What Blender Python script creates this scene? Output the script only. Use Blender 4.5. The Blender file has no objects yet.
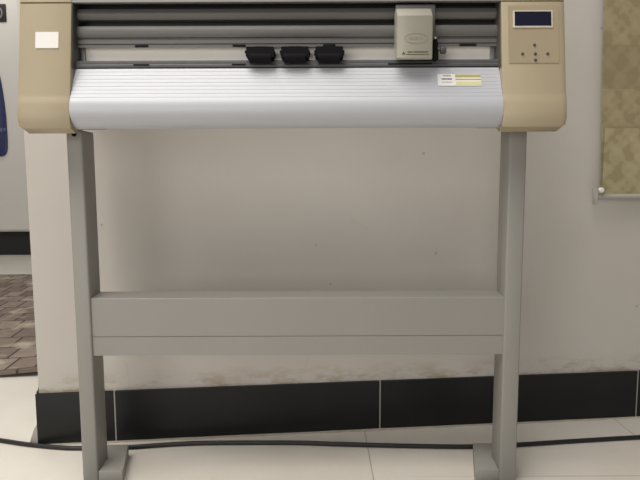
import bpy, bmesh, math, random
from mathutils import Vector, Matrix

S = bpy.context.scene
COL = S.collection

# ------------------------------------------------------------------ camera
cam_d = bpy.data.cameras.new('camera')
cam_d.sensor_width = 36.0
cam_d.lens = 31.5
cam_d.clip_start = 0.02
cam = bpy.data.objects.new('camera', cam_d)
COL.objects.link(cam)
pitch, roll = math.atan(0.1026), math.radians(0.22)
Fv = Vector((0, math.cos(pitch), -math.sin(pitch)))
R0 = Vector((1, 0, 0)); U0 = Vector((0, math.sin(pitch), math.cos(pitch)))
Rv = R0 * math.cos(roll) - U0 * math.sin(roll)
Uv = U0 * math.cos(roll) + R0 * math.sin(roll)
M4 = Matrix((( Rv.x, Uv.x, -Fv.x, 0), (Rv.y, Uv.y, -Fv.y, 0), (Rv.z, Uv.z, -Fv.z, 0.573), (0, 0, 0, 1)))
cam.matrix_world = M4
S.camera = cam

# ------------------------------------------------------------------ world and light
W = bpy.data.worlds.new('world'); S.world = W
W.use_nodes = True
bg = W.node_tree.nodes['Background']
bg.inputs['Color'].default_value = (1.0, 0.965, 0.93, 1)
bg.inputs['Strength'].default_value = 0.17


def area(name, loc, target, sx, sy, energy, colour=(1, 0.96, 0.9)):
    l = bpy.data.lights.new(name, 'AREA'); l.shape = 'RECTANGLE'
    l.size = sx; l.size_y = sy; l.energy = energy; l.color = colour
    o = bpy.data.objects.new(name, l); COL.objects.link(o)
    o.location = loc
    o.rotation_euler = (Vector(target) - Vector(loc)).to_track_quat('-Z', 'Y').to_euler()
    return o


area('front_fill_light', (-1.5, -2.8, 1.0), (0.0, 1.2, 0.6), 2.6, 1.8, 50, (1, 0.97, 0.94))  # unseen fill light added in front to brighten the upright faces
area('ceiling_panel_light', (-1.0, 0.25, 2.85), (-0.8, 0.4, 0.0), 2.4, 1.9, 108)
area('ceiling_panel_light', (-2.6, 3.4, 2.75), (-2.4, 3.6, 0), 1.2, 0.6, 20)

S.view_settings.view_transform = 'Standard'
S.view_settings.look = 'None'
S.view_settings.gamma = 1.0
S.view_settings.use_curve_mapping = False
S.view_settings.exposure = 0.0

# ------------------------------------------------------------------ helpers


def new_mat(name, colour, rough=0.5, metal=0.0, noise=0.0, scale=30.0, bump=0.0, bscale=200.0, stretch=None, spec=0.5):
    m = bpy.data.materials.new(name); m.use_nodes = True
    nt = m.node_tree; b = nt.nodes['Principled BSDF']
    b.inputs['Roughness'].default_value = rough
    b.inputs['Metallic'].default_value = metal
    b.inputs['Specular IOR Level'].default_value = spec
    b.inputs['Base Color'].default_value = (*colour, 1)
    tc = nt.nodes.new('ShaderNodeTexCoord')
    mp = nt.nodes.new('ShaderNodeMapping')
    nt.links.new(tc.outputs['Object'], mp.inputs['Vector'])
    if stretch: mp.inputs['Scale'].default_value = stretch
    n = nt.nodes.new('ShaderNodeTexNoise'); n.inputs['Scale'].default_value = scale; n.inputs['Detail'].default_value = 5
    nt.links.new(mp.outputs['Vector'], n.inputs['Vector'])
    mx = nt.nodes.new('ShaderNodeMix'); mx.data_type = 'RGBA'
    mx.inputs['A'].default_value = (*[c * (1 - noise) for c in colour], 1)
    mx.inputs['B'].default_value = (*[min(1, c * (1 + noise)) for c in colour], 1)
    nt.links.new(n.outputs['Fac'], mx.inputs['Factor'])
    nt.links.new(mx.outputs['Result'], b.inputs['Base Color'])
    if bump:
        n2 = nt.nodes.new('ShaderNodeTexNoise'); n2.inputs['Scale'].default_value = bscale; n2.inputs['Detail'].default_value = 3
        nt.links.new(mp.outputs['Vector'], n2.inputs['Vector'])
        bp = nt.nodes.new('ShaderNodeBump'); bp.inputs['Strength'].default_value = bump; bp.inputs['Distance'].default_value = 0.002
        nt.links.new(n2.outputs['Fac'], bp.inputs['Height'])
        nt.links.new(bp.outputs['Normal'], b.inputs['Normal'])
    return m


class NT:
    """small node-tree writer for the larger materials"""
    def __init__(s, mat):
        s.t = mat.node_tree; s.b = s.t.nodes['Principled BSDF']

    def n(s, typ, **kw):
        x = s.t.nodes.new(typ)
        for k, v in kw.items(): setattr(x, k, v)
        return x

    def l(s, a, b): s.t.links.new(a, b)

    def math(s, op, a, b=None, c=None):
        x = s.n('ShaderNodeMath', operation=op)
        for i, v in enumerate((a, b, c)):
            if v is None: continue
            if isinstance(v, (int, float)): x.inputs[i].default_value = v
            else: s.l(v, x.inputs[i])
        return x.outputs[0]

    def mix(s, fac, a, b):
        x = s.n('ShaderNodeMix', data_type='RGBA')
        for nm, v in (('Factor', fac), ('A', a), ('B', b)):
            if isinstance(v, (int, float)): x.inputs[nm].default_value = v
            elif isinstance(v, tuple): x.inputs[nm].default_value = (*v, 1)
            else: s.l(v, x.inputs[nm])
        return x.outputs['Result']

    def ramp(s, v, lo, hi):
        x = s.n('ShaderNodeMapRange'); s.l(v, x.inputs[0])
        x.inputs[1].default_value = lo; x.inputs[2].default_value = hi
        return x.outputs[0]

    def noise(s, vec, scale, detail=4, rough=0.5):
        x = s.n('ShaderNodeTexNoise'); s.l(vec, x.inputs['Vector'])
        x.inputs['Scale'].default_value = scale; x.inputs['Detail'].default_value = detail; x.inputs['Roughness'].default_value = rough
        return x.outputs['Fac']


def mk(name, rough, spec=0.5):
    m = bpy.data.materials.new(name); m.use_nodes = True
    b = m.node_tree.nodes['Principled BSDF']
    b.inputs['Roughness'].default_value = rough; b.inputs['Specular IOR Level'].default_value = spec
    return m


def box(bm, x0, x1, y0, y1, z0, z1, bev=0.0, seg=2):
    vs = [bm.verts.new((x, y, z)) for x in (x0, x1) for y in (y0, y1) for z in (z0, z1)]
    idx = [(0, 1, 3, 2), (4, 6, 7, 5), (0, 4, 5, 1), (2, 3, 7, 6), (0, 2, 6, 4), (1, 5, 7, 3)]
    fs = [bm.faces.new([vs[i] for i in f]) for f in idx]
    if bev:
        es = list({e for f in fs for e in f.edges})
        bmesh.ops.bevel(bm, geom=es, offset=bev, segments=seg, affect='EDGES', profile=0.5)
    return vs


def loft(bm, sections):
    """sections: list of equal-length closed loops of 3-D points; capped at both ends"""
    rings = [[bm.verts.new(p) for p in s] for s in sections]
    n = len(rings[0])
    for a, b in zip(rings, rings[1:]):
        for i in range(n):
            j = (i + 1) % n
            bm.faces.new((a[i], a[j], b[j], b[i]))
    bm.faces.new(list(reversed(rings[0]))); bm.faces.new(rings[-1])


def prism_x(bm, prof, x0, x1):
    loft(bm, [[(x, y, z) for y, z in prof] for x in (x0, x1)])


def prism_z(bm, pts, z0, z1, bev=0.0):
    n0 = len(bm.faces)
    loft(bm, [[(x, y, z) for x, y in pts] for z in (z0, z1)])
    if bev:
        bm.faces.ensure_lookup_table()
        es = list({e for f in bm.faces[n0:] for e in f.edges})
        bmesh.ops.bevel(bm, geom=es, offset=bev, segments=2, affect='EDGES', profile=0.5)


def prism_y(bm, pts, y0, y1, bev=0.0):
    n0 = len(bm.faces)
    loft(bm, [[(x, y, z) for x, z in pts] for y in (y0, y1)])
    if bev:
        bm.faces.ensure_lookup_table()
        es = list({e for f in bm.faces[n0:] for e in f.edges})
        bmesh.ops.bevel(bm, geom=es, offset=bev, segments=2, affect='EDGES', profile=0.5)


def lathe(bm, p, axis, prof, seg=28):
    """prof: list of (distance along axis, radius)"""
    a = Vector(axis).normalized(); p = Vector(p)
    u = a.orthogonal().normalized(); v = a.cross(u)
    loft(bm, [[p + a * t + (u * math.cos(k * 2 * math.pi / seg) + v * math.sin(k * 2 * math.pi / seg)) * r for k in range(seg)] for t, r in prof])


def tube(bm, pts, r, seg=12):
    pts = [Vector(p) for p in pts]
    secs = []
    for i, p in enumerate(pts):
        t = (pts[min(i + 1, len(pts) - 1)] - pts[max(i - 1, 0)]).normalized()
        u = t.cross(Vector((0, 0, 1))).normalized(); v = u.cross(t)
        secs.append([p + (u * math.cos(k * 2 * math.pi / seg) + v * math.sin(k * 2 * math.pi / seg)) * r for k in range(seg)])
    loft(bm, secs)


def smooth_path(pts, n=8):
    P = [Vector(p) for p in pts]; P = [2 * P[0] - P[1]] + P + [2 * P[-1] - P[-2]]
    out = []
    for i in range(1, len(P) - 2):
        for k in range(n):
            t = k / n; a, b, c, d = P[i - 1:i + 3]
            out.append(0.5 * ((2 * b) + (c - a) * t + (2 * a - 5 * b + 4 * c - d) * t * t + (3 * b - a - 3 * c + d) * t ** 3))
    out.append(P[-2])
    return out


def root(name, loc, label, cat, group=None):
    o = bpy.data.objects.new(name, None); COL.objects.link(o)
    o.location = loc; o.empty_display_size = 0.05
    o['label'] = label; o['category'] = cat
    if group: o['group'] = group
    return o


def world_loc(o):
    v = Vector((0, 0, 0))
    while o: v += o.location; o = o.parent
    return v


def obj(name, bm, mat, parent=None, angle=35, label=None):
    """geometry is given in room coordinates; the origin goes to the parent's"""
    bmesh.ops.recalc_face_normals(bm, faces=bm.faces)
    if parent: bmesh.ops.translate(bm, vec=-world_loc(parent), verts=bm.verts)
    me = bpy.data.meshes.new(name); bm.to_mesh(me); bm.free()
    for p in me.polygons: p.use_smooth = True
    me.set_sharp_from_angle(angle=math.radians(angle))
    me.materials.append(mat)
    o = bpy.data.objects.new(name, me); COL.objects.link(o)
    if parent: o.parent = parent
    if label: o['label'] = label
    return o


def NB(): return bmesh.new()


def struct(name, bm, mat, parent=None):
    o = obj(name, bm, mat, parent); o['kind'] = 'structure'; return o


# ------------------------------------------------------------------ setting materials
# painted wall: off-white with faint blotches, specks and dirt just above the skirting
m_wall = mk('wall_paint', 0.55, 0.3)
k = NT(m_wall)
pos = k.n('ShaderNodeTexCoord').outputs['Object']
sep = k.n('ShaderNodeSeparateXYZ'); k.l(pos, sep.inputs[0])
big = k.noise(pos, 2.5, 4); fine = k.noise(pos, 14, 5)
col = k.mix(k.ramp(big, 0.3, 0.7), (0.485, 0.455, 0.418), (0.54, 0.513, 0.475))
col = k.mix(k.math('MULTIPLY', k.ramp(fine, 0.55, 0.8), 0.25), col, (0.52, 0.47, 0.41))
vor = k.n('ShaderNodeTexVoronoi'); vor.inputs['Scale'].default_value = 13; k.l(pos, vor.inputs['Vector'])
speck = k.math('MULTIPLY', k.math('LESS_THAN', vor.outputs['Distance'], 0.045), k.math('GREATER_THAN', k.noise(pos, 6, 2), 0.52))
col = k.mix(k.math('MULTIPLY', speck, 0.45), col, (0.22, 0.19, 0.16))
band = k.math('SUBTRACT', 1.0, k.ramp(sep.outputs['Z'], 0.122, 0.165))
mpd = k.n('ShaderNodeMapping'); mpd.inputs['Scale'].default_value = (1, 1, 2.5); k.l(pos, mpd.inputs['Vector'])
dirt = k.math('MULTIPLY', band, k.ramp(k.noise(mpd.outputs[0], 16, 6, 0.65), 0.46, 0.62))
col = k.mix(k.math('MULTIPLY', dirt, 0.95), col, (0.36, 0.30, 0.23))
# thin hairline cracks in the paint
wv = k.n('ShaderNodeTexWave'); wv.inputs['Scale'].default_value = 1.3; wv.inputs['Distortion'].default_value = 14; wv.inputs['Detail'].default_value = 3
k.l(pos, wv.inputs['Vector'])
crack = k.math('MULTIPLY', k.math('LESS_THAN', wv.outputs['Fac'], 0.004), k.math('GREATER_THAN', k.noise(pos, 4, 2), 0.58))
col = k.mix(k.math('MULTIPLY', crack, 0.12), col, (0.36, 0.32, 0.28))
k.l(col, k.b.inputs['Base Color'])
bp = k.n('ShaderNodeBump'); bp.inputs['Strength'].default_value = 0.12; bp.inputs['Distance'].default_value = 0.004
k.l(k.noise(pos, 45, 4), bp.inputs['Height']); k.l(bp.outputs[0], k.b.inputs['Normal'])

# floor: 61 cm cream tiles with thin joints
m_floor = mk('floor_tile', 0.32, 0.4)
k = NT(m_floor)
pos = k.n('ShaderNodeTexCoord').outputs['Object']
sep = k.n('ShaderNodeSeparateXYZ'); k.l(pos, sep.inputs[0])
X, Y = sep.outputs['X'], sep.outputs['Y']
def joint(v, off, width):
    fr = k.math('FRACT', k.math('DIVIDE', k.math('SUBTRACT', v, off - 6.1), 0.61))
    d = k.math('MULTIPLY', k.math('MINIMUM', fr, k.math('SUBTRACT', 1.0, fr)), 0.61)
    return k.math('LESS_THAN', d, width)
left = k.math('LESS_THAN', X, 0.102)
jx = joint(X, 0.102, 0.0012)
jy = joint(k.math('ADD', Y, k.math('MULTIPLY', left, 0.09)), 1.0425, 0.0011)
col = k.mix(k.ramp(k.noise(pos, 5, 6, 0.6), 0.35, 0.7), (0.63, 0.59, 0.525), (0.69, 0.66, 0.60))
col = k.mix(k.math('MULTIPLY', k.ramp(k.noise(pos, 40, 4), 0.58, 0.75), 0.18), col, (0.50, 0.44, 0.36))
near = k.math('LESS_THAN', Y, 1.5)
col = k.mix(k.math('MULTIPLY', k.math('MAXIMUM', k.math('MULTIPLY', jx, k.math('GREATER_THAN', X, 0.0)), k.math('MULTIPLY', jy, k.ramp(X, 0.15, 0.45))), 0.75), col, (0.30, 0.255, 0.20))
k.l(col, k.b.inputs['Base Color'])

m_skirt = new_mat('black_skirting_tile', (0.012, 0.0125, 0.0125), 0.34, noise=0.3, scale=12, spec=0.22)
m_grout = new_mat('grey_grout', (0.30, 0.29, 0.27), 0.9, noise=0.2, scale=60)
m_corner_shade = new_mat('grey_corner_shade', (0.33, 0.32, 0.28), 0.9, noise=0.25, scale=50, bump=0.4)
m_farwall = new_mat('far_wall_paint', (0.62, 0.58, 0.53), 0.7, noise=0.06, scale=3)

# ------------------------------------------------------------------ setting geometry
Y0, SL = 1.239, 0.0965                       # front of the skirting: y = Y0 + SL*x


def wy(x, off=0.0): return Y0 + SL * x + off


bm = NB(); box(bm, -5.0, 3.5, -2.5, 6.4, -0.05, 0.0); struct('floor', bm, m_floor)

bm = NB()
prism_z(bm, [(-0.618, wy(-0.618, 0.006)), (3.0, wy(3.0, 0.006)), (3.0, wy(3.0, 0.206)), (-0.60, wy(-0.6, 0.206))], 0.0, 2.9, 0.003)
struct('wall_back', bm, m_wall)
bm = NB(); box(bm, -5.0, 3.5, 6.2, 6.4, 0, 2.9); struct('wall_far', bm, m_farwall)
bm = NB(); box(bm, -5.2, -5.0, 1.0, 6.4, 0, 2.9); struct('wall_left', bm, m_farwall)

# skirting: 60 cm black tiles, joints filled with grout
edges = [-0.622, -0.4557, 0.1376, 0.7678, 1.37, 1.97, 2.57, 3.0]
bm = NB()
for a, b in zip(edges, edges[1:]):
    x0, x1 = a + (0.0016 if a > -0.6 else 0), b - 0.0016
    prism_z(bm, [(x0, wy(x0)), (x1, wy(x1)), (x1, wy(x1, 0.012)), (x0, wy(x0, 0.012))], 0.003, 0.1165, 0.0008)
struct('baseboard_back', bm, m_skirt)
bm = NB()
for a in edges[1:-1]:
    prism_z(bm, [(a - 0.0022, wy(a, 0.0008)), (a + 0.0022, wy(a, 0.0008)), (a + 0.0022, wy(a, 0.012)), (a - 0.0022, wy(a, 0.012))], 0.003, 0.1165)
struct('trim_1', bm, m_grout)
# uneven bead of grout along the foot of the skirting
random.seed(4)
bm = NB()
secs = []
n = 90
for i in range(n + 1):
    x = -0.62 + (3.6) * i / n
    w = 0.003 + 0.004 * random.random(); h = 0.0015 + 0.0015 * random.random()
    secs.append([(x, wy(x, 0.004), 0.0), (x, wy(x, -w), 0.0), (x, wy(x, -w * 0.5), h * 0.7), (x, wy(x, 0.004), h + 0.002)])
loft(bm, secs)
struct('trim_2', bm, new_mat('brown_grout', (0.36, 0.32, 0.26), 0.9, noise=0.3, scale=40))
# small added grey wedge standing in for shade at the corner of the wall
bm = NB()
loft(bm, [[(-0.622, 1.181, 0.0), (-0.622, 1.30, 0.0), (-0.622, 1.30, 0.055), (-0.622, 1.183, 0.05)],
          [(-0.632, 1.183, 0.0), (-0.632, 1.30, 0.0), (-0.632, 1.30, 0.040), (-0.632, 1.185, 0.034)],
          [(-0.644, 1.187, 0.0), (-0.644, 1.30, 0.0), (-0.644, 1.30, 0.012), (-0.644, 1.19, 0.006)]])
struct('corner_shade_wedge', bm, m_corner_shade)

# ------------------------------------------------------------------ object materials
m_beige = new_mat('beige_plastic', (0.352, 0.295, 0.198), 0.42, noise=0.05, scale=20, bump=0.05, bscale=900)
m_beige2 = new_mat('beige_plastic_seam', (0.20, 0.165, 0.11), 0.6)
m_white = new_mat('white_platen_enamel', (0.44, 0.45, 0.485), 0.36, noise=0.03, scale=9, stretch=(1, 12, 12))
m_lid = new_mat('grey_lid_metal', (0.26, 0.255, 0.247), 0.4, metal=0.3, noise=0.04, scale=10)
m_beam = new_mat('grey_anodised_rail', (0.118, 0.114, 0.109), 0.5, metal=0.1, noise=0.08, scale=8, stretch=(1, 20, 20))
m_dark = new_mat('dark_recess_metal', (0.018, 0.018, 0.018), 0.6, noise=0.2)
m_side = new_mat('dark_side_plate', (0.07, 0.068, 0.066), 0.5, noise=0.15)
m_rail = new_mat('dark_grey_grit_rail', (0.075, 0.074, 0.077), 0.55, noise=0.25, scale=60)
m_rubber = new_mat('black_rubber', (0.007, 0.0065, 0.0075), 0.8, noise=0.2, spec=0.12)
m_cream = new_mat('cream_plastic', (0.30, 0.285, 0.235), 0.25, noise=0.04, scale=20)
m_ink = new_mat('faded_olive_ink', (0.075, 0.058, 0.016), 0.6, noise=0.3, scale=300)
m_faint = new_mat('faint_grey_ink', (0.225, 0.205, 0.17), 0.6, noise=0.2, scale=300)
m_metal = new_mat('steel', (0.42, 0.41, 0.40), 0.35, metal=0.8)
m_lcd = new_mat('dark_navy_screen', (0.008, 0.009, 0.024), 0.25, noise=0.1)
m_bezel = new_mat('pale_bezel', (0.60, 0.54, 0.44), 0.45, noise=0.04)
m_panel = new_mat('khaki_panel_film', (0.335, 0.28, 0.188), 0.45, noise=0.05)
m_sticker = new_mat('white_paper', (0.72, 0.70, 0.67), 0.6, noise=0.03)
m_print = new_mat('black_print', (0.05, 0.05, 0.06), 0.7)
m_olive = new_mat('olive_print', (0.36, 0.34, 0.10), 0.6, noise=0.1)
m_lime = new_mat('pale_lime_print', (0.60, 0.58, 0.29), 0.6, noise=0.05)
m_mark = new_mat('dark_plum_mark', (0.010, 0.007, 0.010), 0.8, spec=0.15)
m_grey = new_mat('grey_powder_coat', (0.266, 0.256, 0.235), 0.5, noise=0.05, scale=6, bump=0.06, bscale=1200)
m_cable = new_mat('black_cable_sheath', (0.010, 0.010, 0.012), 0.5, noise=0.2)

# ------------------------------------------------------------------ the stand
ZT = 0.669
stand = root('plotter_stand', (-0.04, 1.04, 0.0), 'grey metal two-legged stand with wide crossbar standing on the cream tiled floor', 'stand')
DL = 1.018
LD = 0.054
foot_t = 0.026
for s, (x0, x1) in ((1, (-0.4550, -0.4258)), (-1, (0.3412, 0.3728))):
    bm = NB(); box(bm, x0, x1, DL, DL + LD, 0.0, ZT - 0.0004, 0.0035, 3)
    leg = obj('leg', bm, m_grey, stand)
    # foot: flush with the outside of the leg, a flange that widens towards the middle on the inside
    out, inn = (x0, x1) if s > 0 else (x1, x0)
    pts = [(inn, DL + 0.002), (inn, DL + LD + 0.0005), (out, DL + LD + 0.0005), (out, 1.130), (inn + s * 0.0205, 1.130), (inn + s * 0.0325, 1.080), (inn + s * 0.0445, 1.030), (inn + s * 0.0465, DL + 0.002)]
    bm = NB(); prism_z(bm, pts, 0.0, foot_t, 0.0015)
    box(bm, min(out, inn + s * 0.0465), max(out, inn + s * 0.0465), 0.90, DL - 0.0005, 0.0, 0.004, 0.001)
    obj('foot', bm, m_grey, stand)
# crossbar: folded channel with a seam
bm = NB()
zb, zt = 0.2515, 0.3640
yb = DL + 0.005
prof = [(yb, zb), (yb, 0.2868), (yb + 0.0015, 0.2872), (yb + 0.0015, 0.2882), (yb, 0.2886), (yb, zt - 0.0045), (yb + 0.001, zt - 0.0035), (yb + 0.048, zt), (yb + 0.048, zb)]
prism_x(bm, prof, -0.4258, 0.3412)
obj('crossbar', bm, m_grey, stand)

# ------------------------------------------------------------------ the cutter
cut = root('vinyl_cutter', (-0.045, 1.04, ZT), 'beige and white vinyl cutting plotter resting on the grey metal stand', 'plotter')
XL, XR = -0.4195, 0.3085                       # inner faces of the two end caps
TOP = 0.925


def cap_profile(dy, dz, chamfer):
    b = chamfer
    return [(1.115, 0.6775), (0.992, 0.6672), (0.976 + dy, 0.6585 + b), (0.959 + dy, 0.6655 + b * 0.4), (0.9555 + dy, 0.676 + b * 0.3), (0.955 + dy, 0.690), (0.9565 + dy, 0.704),
            (0.9582 + dy, 0.7115), (0.9602 + dy, 0.7165), (0.9615 + dy, 0.722), (0.9835 + dy, 0.8760), (0.9885 + dy, 0.8767), (0.9885 + dy, 0.8778), (0.9839 + dy, 0.8785),
            (0.988 + dy, TOP - 0.012), (0.996 + dy, TOP - 0.002), (1.09, TOP - 0.002), (1.115, TOP - 0.014), (1.115, 0.842), (1.034, 0.826), (1.034, 0.764), (1.115, 0.764)]


def end_cap(inner, outer, y_extra=0.0):
    s = 1 if outer > inner else -1
    bm = NB()
    secs = []
    for x, dy, ch in ((inner, 0.001, 0.0), (inner + s * 0.0015, 0.0, 0.0), (outer - s * 0.010, 0.0, 0.0), (outer - s * 0.004, 0.0006, 0.007), (outer - s * 0.0012, 0.002, 0.0088), (outer, 0.005, 0.010)):
        secs.append([(x, y, z) for y, z in cap_profile(dy, 0, ch)])
    loft(bm, secs)
    return obj('end_cap', bm, m_beige, cut, 40)


cap_left = end_cap(XL, -0.5085)
cap_right = end_cap(XR, 0.4165)
# blank white sticker on the left cap
bm = NB(); 
loft(bm, [[(x, y, z) for x, z, y in ((-0.4785, 0.8000, 0.9727 - o), (-0.4395, 0.8000, 0.9727 - o), (-0.4395, 0.8275, 0.9766 - o), (-0.4785, 0.8275, 0.9766 - o))] for o in (0.0, 0.0012)])
obj('sticker', bm, m_sticker, cap_left)

# platen: sloping ribbed table that rolls over into a round front
prof = [(1.03, 0.6730), (0.985, 0.6672)]
for i in range(11):
    a = math.radians(-76 + i * (76 + 24) / 10)
    prof.append((0.9865 - 0.0315 * math.cos(a), 0.6965 + 0.0315 * math.sin(a)))
sy, sz = prof[-1]
ey, ez = 0.986, 0.7683
nr = 9
LN = math.hypot(ey - sy, ez - sz); NY_, NZ_ = (ez - sz) / LN, (ey - sy) / LN      # inward normal is (NY_, -NZ_)
prof_ribs = []
for i in range(nr):
    t0, t1 = (i + 0.15) / nr, (i + 0.88) / nr
    L = lambda t, d: (sy + (ey - sy) * t + d * NY_, sz + (ez - sz) * t - d * NZ_)
    prof_ribs += [L(t0, 0), L(t1, 0), L(t1 + 0.02, 0.0003), L((i + 1.1) / nr if i < nr - 1 else 1.0, 0.0003)]
prof += prof_ribs + [(ey, ez), (0.999, 0.7700), (1.030, 0.7700)]
bm = NB(); prism_x(bm, prof, XL + 0.0003, XR - 0.0003)
platen = obj('platen', bm, m_white, cut, 30)

# paper label on the platen: white with two lines of print and olive stripes


def on_slope(u, z, lift):                   # a point on the sloping table at height z, raised by lift
    t = (z - sz) / (ez - sz)
    return (u, sy + (ey - sy) * t - lift * NY_, z + lift * NZ_)


def slope_patch(x0, x1, z0, z1, lift, th=0.0004):
    bm = NB()
    loft(bm, [[on_slope(x0, z0, l), on_slope(x1, z0, l), on_slope(x1, z1, l), on_slope(x0, z1, l)] for l in (lift - th, lift)])
    return bm


LZ = lambda y: 0.7683 - (y - 67.5) / 29.5 * (0.7683 - 0.7175)      # rows down the table
lx = 0.2010
lab = obj('label', slope_patch(lx, lx + 0.074, LZ(87), LZ(74.8), 0.0010), m_sticker, platen)
obj('printed_stripe', slope_patch(lx + 0.0300, lx + 0.0735, LZ(78.2), LZ(75.4), 0.0014), m_olive, platen)
obj('printed_stripe', slope_patch(lx + 0.0300, lx + 0.0735, LZ(81.0), LZ(79.9), 0.0014), m_olive, platen)
obj('printed_stripe', slope_patch(lx + 0.0305, lx + 0.0735, LZ(86.0), LZ(82.6), 0.0014), m_lime, platen)
random.seed(9)
bm = NB()
for y1, y0, xa, xb in ((76.3, 77.0, 0.010, 0.023), (79.4, 80.6, 0.0070, 0.0240), (83.2, 83.5, 0.007, 0.024)):
    x = lx + xa; xb += lx; z0, z1 = LZ(y0), LZ(y1)
    while x < xb:
        w = 0.0008 + random.random() * 0.0022
        loft(bm, [[on_slope(x, z0, l), on_slope(min(x + w, xb), z0, l), on_slope(min(x + w, xb), z1, l), on_slope(x, z1, l)] for l in (0.0010, 0.0014)])
        x += w + 0.0005
obj('printed_text', bm, m_print, platen)

# dark rail behind the platen with the grit roller in it
bm = NB()
prism_x(bm, [(0.9870, 0.7708), (0.9870, 0.7745), (0.9885, 0.7765), (0.9885, 0.7800), (0.992, 0.7833), (1.012, 0.7833), (1.012, 0.7708)], XL + 0.0003, XR - 0.0003)
rail = obj('grit_rail', bm, m_rail, cut)
for x0, x1 in ((-0.3190, -0.2920), (-0.1500, -0.1265), (0.118, 0.193)):  # last strip paints the carriage's shadow; the first two are position marks
    bm = NB(); box(bm, x0, x1, 0.9860, 0.9880, 0.7738, 0.7760); obj('position_or_shadow_mark', bm, m_mark, rail)
bm = NB(); lathe(bm, (XL + 0.002, 1.004, 0.7745), (1, 0, 0), [(0.0, 0.010), (XR - XL - 0.004, 0.010)], 20)
obj('grit_roller', bm, m_rail, cut)

# dark side plates lining the inside of the caps
for s, x in ((1, XL), (-1, XR)):
    bm = NB(); prism_x(bm, [(0.974, 0.767), (0.980, 0.80), (0.984, 0.84), (0.987, 0.872), (0.99, 0.90), (1.08, 0.90), (1.08, 0.838), (1.032, 0.827), (1.032, 0.767)], min(x + s * 0.0001, x + s * 0.0015), max(x + s * 0.0001, x + s * 0.0015))
    obj('side_plate', bm, m_side, cut)
a0, a1 = XL + 0.0015, XR - 0.0015
# pale backing strip seen through the slot between rail and beam
bm = NB(); box(bm, a0 + 0.0005, a1 - 0.0005, 1.0125, 1.0140, 0.778, 0.8105); obj('backing_strip', bm, new_mat('ivory_strip', (0.86, 0.83, 0.77), 0.5, noise=0.03, scale=5), cut)
for x0, x1 in ((a0 + 0.0002, a0 + 0.0078), (a1 - 0.0078, a1 - 0.0002)):
    bm = NB(); box(bm, x0, x1, 1.0080, 1.0124, 0.7835, 0.8098, 0.0006); obj('strip_bracket', bm, m_lid, cut)
# beam: upper rail, black groove, lower rail with fine grooves and a lip
bm = NB()
prism_x(bm, [(1.003, 0.8542), (1.000, 0.8570), (0.998, 0.8630), (1.000, 0.8690), (1.003, 0.8722), (1.02, 0.8722), (1.02, 0.8542)], a0 + 0.001, a1 - 0.001)
obj('guide_rail', bm, m_beam, cut)
bm = NB()
prism_x(bm, [(1.000, 0.8069), (1.000, 0.8112), (1.0025, 0.8118), (1.0025, 0.8128), (1.000, 0.8134), (1.000, 0.8196), (1.0035, 0.8204), (1.0035, 0.8232), (1.000, 0.8240),
             (0.998, 0.828), (0.997, 0.833), (0.998, 0.838), (1.001, 0.8432), (1.02, 0.8438), (1.035, 0.8438), (1.035, 0.8172), (1.010, 0.8100)], a0, a1)
beam = obj('beam', bm, m_beam, cut)
for x0, x1 in ((-0.3190, -0.2965), (-0.1500, -0.1275), (0.243, 0.272)):
    bm = NB(); box(bm, x0, x1, 0.9988, 1.0002, 0.8071, 0.8110); obj('position_or_shadow_mark', bm, m_mark, beam)
bm = NB(); prism_x(bm, [(1.022, 0.842), (1.022, 0.892), (1.038, 0.892), (1.038, 0.842)], a0, a1); obj('beam_back', bm, m_dark, cut)
# lid
bm = NB(); prism_x(bm, [(0.986, 0.8785), (0.986, 0.912), (0.994, 0.920), (1.055, 0.920), (1.065, 0.912), (1.065, 0.8785), (1.05, 0.8785), (1.05, 0.886), (0.998, 0.886), (0.996, 0.8785)], XL + 0.0003, XR - 0.0003)
obj('lid', bm, m_lid, cut)

# pinch rollers: three black scalloped units hanging from the lower rail
for i, cx in enumerate((-0.1002, -0.0412, 0.0170)):
    bm = NB()
    pts = []
    def lobe(s, dx, z, r, a0_, a1_):
        return [(cx + s * (dx + r * math.cos(a)), z + r * math.sin(a)) for a in [math.radians(a0_ + (a1_ - a0_) * q / 5) for q in range(6)]]
    def side(s):
        return lobe(s, 0.0206, 0.7985, 0.0030, 95, -62) + lobe(s, 0.0228, 0.7927, 0.0030, 62, -62) + lobe(s, 0.0214, 0.7872, 0.0028, 62, -85) + [(cx + s * 0.0180, 0.7838), (cx + s * 0.0180, 0.7815)]
    pts = side(-1) + list(reversed(side(1)))
    prism_y(bm, pts, 0.972, 0.998)
    pr = obj('pinch_roller', bm, m_rubber, cut, 30)
    bm = NB()
    prof = [(0.0, 0.0055), (0.0006, 0.0088)]
    for j in range(1, 14): prof.append((j / 14 * 0.040, 0.0092 if j % 2 else 0.0089))
    prof += [(0.0394, 0.0088), (0.040, 0.0055)]
    lathe(bm, (cx - 0.019, 0.979, 0.7842), (1, 0, 0), [(t * 0.95, r) for t, r in prof], 24)
    obj('wheel', bm, m_rubber, pr)
    bm = NB(); box(bm, cx - 0.0105, cx + 0.0105, 0.974, 0.9965, 0.795, 0.8060 if i == 2 else 0.8025, 0.001); obj('bracket', bm, m_rubber, pr)

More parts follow.
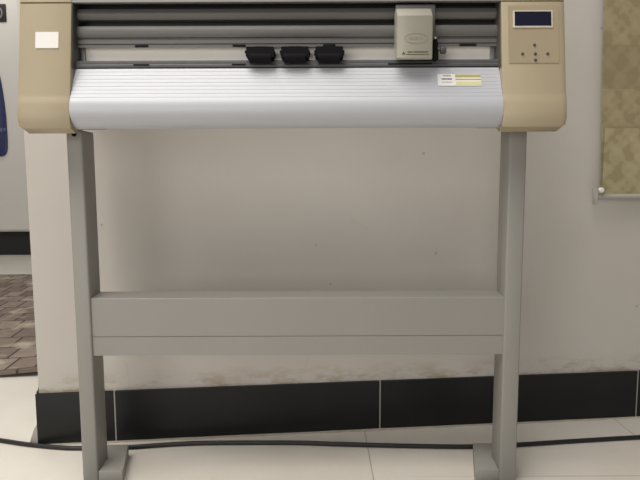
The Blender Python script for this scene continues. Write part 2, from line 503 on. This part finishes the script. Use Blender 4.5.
# carriage
CX0, CX1 = 0.1286, 0.1882
CF = 0.955
bm = NB()
prof = [(CF + 0.003, 0.7760), (CF, 0.7785), (CF, 0.8460), (CF + 0.0015, 0.8475), (CF + 0.017, 0.8620), (CF + 0.020, 0.8630), (0.990, 0.8635), (0.990, 0.7905), (0.982, 0.7890), (0.980, 0.7845)]
rings = []
for x, d in ((CX0, 0.003), (CX0 + 0.0008, 0.001), (CX0 + 0.003, 0.0), (CX1 - 0.003, 0.0), (CX1 - 0.0008, 0.001), (CX1, 0.003)):
    rings.append([(x, y + (d if y < 0.965 else 0), z + (d * 0.6 if z < 0.777 else (-d * 0.6 if z > 0.845 else 0))) for y, z in prof])
loft(bm, rings)
car = obj('carriage', bm, m_cream, cut, 32)
bm = NB(); box(bm, 0.1305, 0.1985, 0.9905, 0.9965, 0.812, 0.8745, 0.0015); obj('mounting_plate', bm, m_beam, car)
# warning triangle with a line of small print and a rule under it (too small to read)
bm = NB()
yf = CF - 0.0003
loft(bm, [[(0.1370, y, 0.7838), (0.1426, y, 0.7838), (0.1398, y, 0.7890)] for y in (yf, yf + 0.001)])
random.seed(3)
x = 0.1460
while x < 0.180:
    w = 0.0009 + random.random() * 0.0014
    box(bm, x, min(x + w, 0.180), yf, yf + 0.001, 0.7863 + random.random() * 0.0006, 0.7888)
    x += w + 0.0005
    if 0.1535 < x < 0.1555: x += 0.0018
box(bm, 0.1440, 0.1825, yf, yf + 0.001, 0.7832, 0.7843)
obj('warning_print', bm, m_ink, car)
# faint oval emblem
bm = NB()
seg = 40; cxo, czo = 0.1600, 0.8095
vin, vout = [], []
for j in range(seg):
    a = 2 * math.pi * j / seg
    vout.append((cxo + 0.0195 * math.cos(a), czo + 0.0085 * math.sin(a)))
    vin.append((cxo + 0.0185 * math.cos(a), czo + 0.0076 * math.sin(a)))
for y in (yf,):
    A = [bm.verts.new((p[0], y, p[1])) for p in vout]; B = [bm.verts.new((p[0], y, p[1])) for p in vin]
    A2 = [bm.verts.new((p[0], y + 0.001, p[1])) for p in vout]; B2 = [bm.verts.new((p[0], y + 0.001, p[1])) for p in vin]
    for j in range(seg):
        q = (j + 1) % seg
        bm.faces.new((A[j], A[q], B[q], B[j])); bm.faces.new((A[j], A2[j], A2[q], A[q])); bm.faces.new((B[j], B[q], B2[q], B2[j])); bm.faces.new((A2[j], B2[j], B2[q], A2[q]))
for j, w in enumerate((0.003, 0.002, 0.0035, 0.002, 0.003)):
    x = cxo - 0.011 + j * 0.0045
    box(bm, x, x + w, yf, yf + 0.001, czo - 0.0022, czo + 0.0022 - 0.001 * (j % 2))
obj('emblem', bm, m_faint, car)
# blade holder at the right of the carriage
bm = NB(); lathe(bm, (0.1965, 0.977, 0.7772), (0, 0, 1), [(0, 0.0025), (0.003, 0.0056), (0.018, 0.0056), (0.0185, 0.0044), (0.030, 0.0044), (0.031, 0.0035), (0.036, 0.0035)], 20)
box(bm, 0.1885, 0.195, 0.972, 0.990, 0.793, 0.807, 0.001)
bl = obj('blade_holder', bm, m_rubber, car)
bm = NB(); lathe(bm, (0.2015, 0.977, 0.7955), (1, 0, 0), [(0, 0.0022), (0.0035, 0.0022), (0.0036, 0.0060), (0.0055, 0.0066), (0.0115, 0.0066), (0.0130, 0.0052)], 14)
obj('clamp_screw', bm, new_mat('dark_grey_knob', (0.06, 0.058, 0.055), 0.5, noise=0.2), car)
bm = NB(); lathe(bm, (0.1965, 0.977, 0.8130), (0, 0, 1), [(0, 0.0032), (0.004, 0.0032), (0.005, 0.002)], 14); obj('blade_cap', bm, m_metal, car)

# control panel on the right cap


def on_cap(x, z, lift):                     # cap front leans back slightly between z 0.722 and 0.8705
    y = 0.9615 + (z - 0.722) / (0.8760 - 0.722) * 0.0220
    return (x, y - lift, z)


def cap_patch(x0, x1, z0, z1, lift, th):
    bm = NB(); loft(bm, [[on_cap(x0, z0, l), on_cap(x1, z0, l), on_cap(x1, z1, l), on_cap(x0, z1, l)] for l in (lift - th, lift)]); return bm


bm = cap_patch(0.3190, 0.4040, 0.7720, 0.8690, 0.0010, 0.0014)
panel = obj('control_panel', bm, m_panel, cut)
bm = cap_patch(0.3270, 0.3935, 0.8315, 0.8605, 0.0026, 0.0022); obj('screen_bezel', bm, m_bezel, panel)
bm = cap_patch(0.3295, 0.3910, 0.8345, 0.8585, 0.0032, 0.0010); obj('screen', bm, m_lcd, panel)
for x, z in ((0.3625, 0.8020), (0.3420, 0.7870), (0.3635, 0.7870), (0.3845, 0.7870), (0.3635, 0.7765)):
    bm = NB(); p = Vector(on_cap(x, z, 0.0006)); lathe(bm, p, (0, -1, 0.06), [(0, 0.0024), (0.0016, 0.0024), (0.0022, 0.0016)], 16)
    obj('button', bm, m_print, panel)
# screw head on the underside lip by the left leg
bm = NB(); lathe(bm, (-0.4400, 1.0182, 0.6610), (0, -1, 0), [(0, 0.0042), (0.0020, 0.0042), (0.0030, 0.0028)], 16)
obj('screw', bm, m_rubber, stand)

# ------------------------------------------------------------------ cable on the floor
pts = [(-1.30, 1.42), (-0.98, 1.29), (-0.80, 1.223), (-0.7147, 1.1959), (-0.6364, 1.1740), (-0.5641, 1.1600), (-0.5154, 1.1568), (-0.4174, 1.1603), (-0.33, 1.1725), (-0.2437, 1.1790), (-0.0676, 1.1785),
       (0.0419, 1.1710), (0.1718, 1.1626), (0.322, 1.1570), (0.4264, 1.1650), (0.5715, 1.1827), (0.7128, 1.1985), (1.0, 1.225), (1.5, 1.27)]
bm = NB(); tube(bm, smooth_path([(x, y, 0.0048) for x, y in pts], 6), 0.0046)
o = obj('power_cable', bm, m_cable); o['label'] = 'black power cable snaking along the floor in front of the black skirting'; o['category'] = 'cable'

# ------------------------------------------------------------------ roller blind on the wall, right
m_dam = mk('damask_fabric', 0.8, 0.2)
k = NT(m_dam)
pos = k.n('ShaderNodeTexCoord').outputs['Object']
sep = k.n('ShaderNodeSeparateXYZ'); k.l(pos, sep.inputs[0])
def damask(k, sep, base, dark, light):
    px = k.math('MULTIPLY', sep.outputs['X'], 2 * math.pi / 0.062); pz = k.math('MULTIPLY', sep.outputs['Z'], 2 * math.pi / 0.084)
    a = k.math('MULTIPLY', k.math('SINE', px), k.math('SINE', pz))
    b = k.math('MULTIPLY', k.math('COSINE', k.math('MULTIPLY', px, 2.0)), k.math('COSINE', k.math('MULTIPLY', pz, 3.0)))
    n = k.noise(pos, 48, 4)
    v = k.math('ADD', k.math('ADD', a, k.math('MULTIPLY', b, 0.6)), k.math('MULTIPLY', k.math('SUBTRACT', n, 0.5), 5.0))
    c = k.mix(k.ramp(v, 0.1, 0.7), base, dark)
    return k.mix(k.math('MULTIPLY', k.ramp(k.math('MULTIPLY', v, -1.0), 0.3, 0.9), 0.6), c, light)
k.l(damask(k, sep, (0.345, 0.296, 0.176), (0.285, 0.240, 0.138), (0.385, 0.338, 0.215)), k.b.inputs['Base Color'])
m_dam2 = mk('striped_damask_fabric', 0.8, 0.2)
k = NT(m_dam2)
pos = k.n('ShaderNodeTexCoord').outputs['Object']
sep = k.n('ShaderNodeSeparateXYZ'); k.l(pos, sep.inputs[0])
c1 = damask(k, sep, (0.31, 0.262, 0.155), (0.265, 0.222, 0.128), (0.35, 0.30, 0.185))
bands = k.math('GREATER_THAN', k.math('SINE', k.math('MULTIPLY', k.math('SUBTRACT', sep.outputs['Z'], 0.03), 2 * math.pi / 0.215)), 0.15)
c2 = k.mix(k.math('MULTIPLY', bands, 0.4), c1, (0.22, 0.18, 0.105))
k.l(c2, k.b.inputs['Base Color'])
m_bar = new_mat('greige_bar', (0.36, 0.34, 0.31), 0.4, noise=0.05)
bl_root = root('roller_blind', (1.0, wy(1.0, -0.012), 0.53), 'khaki damask roller blind hanging on the wall right of the plotter', 'blind')


def on_wall(bm, x0, x1, o0, o1, z0, z1, bev=0.0):
    prism_z(bm, [(x0, wy(x0, o0)), (x1, wy(x1, o0)), (x1, wy(x1, o1)), (x0, wy(x0, o1))], z0, z1, bev)


bm = NB(); q = [(0.6415, 0.548), (1.45, 0.548), (1.45, 2.2), (0.628, 2.2), (0.629, 0.97), (0.637, 0.72)]
loft(bm, [[(x, wy(x, o), z) for x, z in q] for o in (-0.016, -0.014)]); obj('upper_fabric', bm, m_dam2, bl_root)
bm = NB(); on_wall(bm, 0.6430, 1.45, -0.022, -0.020, 0.545, 0.6930); obj('lower_fabric', bm, m_dam, bl_root)
bm = NB()
xs = (0.628, 1.46)
secs = []
for x in xs:
    secs.append([(x, wy(x, -0.021) + 0.0085 * math.cos(a), 0.5385 + 0.0065 * math.sin(a)) for a in [2 * math.pi * q / 16 for q in range(16)]])
loft(bm, secs); bar = obj('bottom_bar', bm, m_bar, bl_root)
bm = NB(); on_wall(bm, 0.6255, 0.6295, -0.031, -0.010, 0.521, 0.557, 0.001); obj('bar_end', bm, m_bar, bar)
bm = NB(); lathe(bm, (0.6360, wy(0.636, -0.030), 0.5535), (0, -1, 0), [(-0.004, 0.006), (0.003, 0.006), (0.0055, 0.004)], 18); obj('bead', bm, m_sticker, bar, label='white plastic bead at the bar end')

# ------------------------------------------------------------------ tall white cabinet in the far room
m_appl = new_mat('white_cabinet_enamel', (0.60, 0.58, 0.545), 0.4, noise=0.04, scale=2)
m_navy = new_mat('navy_panel', (0.018, 0.026, 0.095), 0.4, noise=0.25, scale=6)
m_plinth = new_mat('black_plinth', (0.012, 0.012, 0.013), 0.7)
cab = root('cabinet', (-2.70, 4.75, 0.0), 'tall white cabinet with navy panel and black badge, standing beyond the wall corner', 'cabinet')
bm = NB(); box(bm, -3.30, -2.05, 4.42, 5.10, 0.195, 2.25, 0.01); body = obj('body', bm, m_appl, cab)
bm = NB(); box(bm, -3.27, -2.08, 4.50, 5.05, 0.0, 0.196); obj('plinth', bm, m_plinth, cab)
bm = NB(); box(bm, -3.29, -2.06, 4.400, 4.421, 0.21, 2.24, 0.006); door = obj('door', bm, m_appl, cab)
bm = NB()
pts = [(-3.05, 0.785), (-2.47, 0.785), (-2.445, 0.793), (-2.428, 0.815), (-2.42, 0.85), (-2.417, 0.95), (-2.419, 1.10), (-2.425, 1.20), (-2.434, 1.30), (-2.446, 1.39), (-2.47, 1.47), (-2.53, 1.54), (-2.65, 1.58), (-3.05, 1.58)]
prism_y(bm, pts, 4.385, 4.402, 0.004); nav = obj('navy_panel', bm, m_navy, door)
bm = NB()
random.seed(2)
for j in range(5):
    x = -2.55 + j * 0.028; box(bm, x, x + 0.018, 4.3835, 4.386, 0.972 + 0.01 * random.random(), 1.0)
obj('faded_print', bm, new_mat('pale_blue_print', (0.09, 0.12, 0.22), 0.6, noise=0.3), door)
bm = NB(); box(bm, -2.54, -2.372, 4.390, 4.402, 1.795, 1.925, 0.004); bdg = obj('badge', bm, m_plinth, door)
bm = NB()
seg = 32; R1, R2 = 0.052, 0.042
for y0_, y1_ in ((4.386, 4.391),):
    ro = [[bm.verts.new((-2.445 + r * math.cos(2 * math.pi * j / seg), y, 1.86 + r * math.sin(2 * math.pi * j / seg))) for j in range(seg)] for r, y in ((R1, y0_), (R2, y0_), (R2, y1_), (R1, y1_))]
    for a, b in zip(ro, ro[1:] + ro[:1]):
        for j in range(seg):
            q = (j + 1) % seg; bm.faces.new((a[j], a[q], b[q], b[j]))
obj('badge_ring', bm, m_metal, door)

# ------------------------------------------------------------------ rug on the far floor
m_rug = mk('cobble_print_rug', 0.75, 0.2)
k = NT(m_rug)
pos = k.n('ShaderNodeTexCoord').outputs['Object']
mp = k.n('ShaderNodeMapping'); mp.inputs['Rotation'].default_value = (0, 0, math.radians(-9)); k.l(pos, mp.inputs['Vector'])
br = k.n('ShaderNodeTexBrick'); k.l(mp.outputs[0], br.inputs['Vector'])
br.inputs['Scale'].default_value = 1.0; br.inputs['Brick Width'].default_value = 0.085; br.inputs['Row Height'].default_value = 0.135
br.inputs['Mortar Size'].default_value = 0.004; br.inputs['Bias'].default_value = -0.1
br.inputs['Color1'].default_value = (0.16, 0.122, 0.10, 1); br.inputs['Color2'].default_value = (0.31, 0.25, 0.21, 1); br.inputs['Mortar'].default_value = (0.05, 0.04, 0.033, 1)
blotch = k.ramp(k.noise(pos, 6.5, 2), 0.56, 0.66)
col = k.mix(k.math('MULTIPLY', blotch, 0.8), br.outputs['Color'], (0.46, 0.40, 0.31))
col = k.mix(k.math('MULTIPLY', k.ramp(k.noise(pos, 30, 3), 0.4, 0.7), 0.3), col, (0.10, 0.075, 0.06))
k.l(col, k.b.inputs['Base Color'])
bm = NB()
# the near edge lies flat at the left and lifts slightly towards the wall corner
NX, NY = 16, 12
A, B = Vector((-3.0, 1.40, 0.0)), Vector((-0.66, 1.64, 0.0)); C_, D_ = Vector((-3.0, 3.45, 0.0)), Vector((-0.66, 3.45, 0.0))
top, bot = {}, {}
for i in range(NX + 1):
    for j in range(NY + 1):
        u, v = i / NX, j / NY
        p = (A * (1 - u) + B * u) * (1 - v) + (C_ * (1 - u) + D_ * u) * v
        lift = 0.030 * max(0.0, (u - 0.80) / 0.20) ** 1.5 * max(0.0, 1 - v * 5) ** 1.5
        top[i, j] = bm.verts.new((p.x, p.y, 0.012 + lift)); bot[i, j] = bm.verts.new((p.x, p.y, 0.001 + lift))
for i in range(NX):
    for j in range(NY):
        bm.faces.new((top[i, j], top[i + 1, j], top[i + 1, j + 1], top[i, j + 1])); bm.faces.new((bot[i, j], bot[i, j + 1], bot[i + 1, j + 1], bot[i + 1, j]))
for i in range(NX):
    bm.faces.new((top[i, 0], bot[i, 0], bot[i + 1, 0], top[i + 1, 0])); bm.faces.new((top[i, NY], top[i + 1, NY], bot[i + 1, NY], bot[i, NY]))
for j in range(NY):
    bm.faces.new((top[0, j], top[0, j + 1], bot[0, j + 1], bot[0, j])); bm.faces.new((top[NX, j], bot[NX, j], bot[NX, j + 1], top[NX, j + 1]))
o = obj('rug', bm, m_rug); o['label'] = 'brown cobblestone-patterned rug lying on the floor beyond the wall corner'; o['category'] = 'rug'
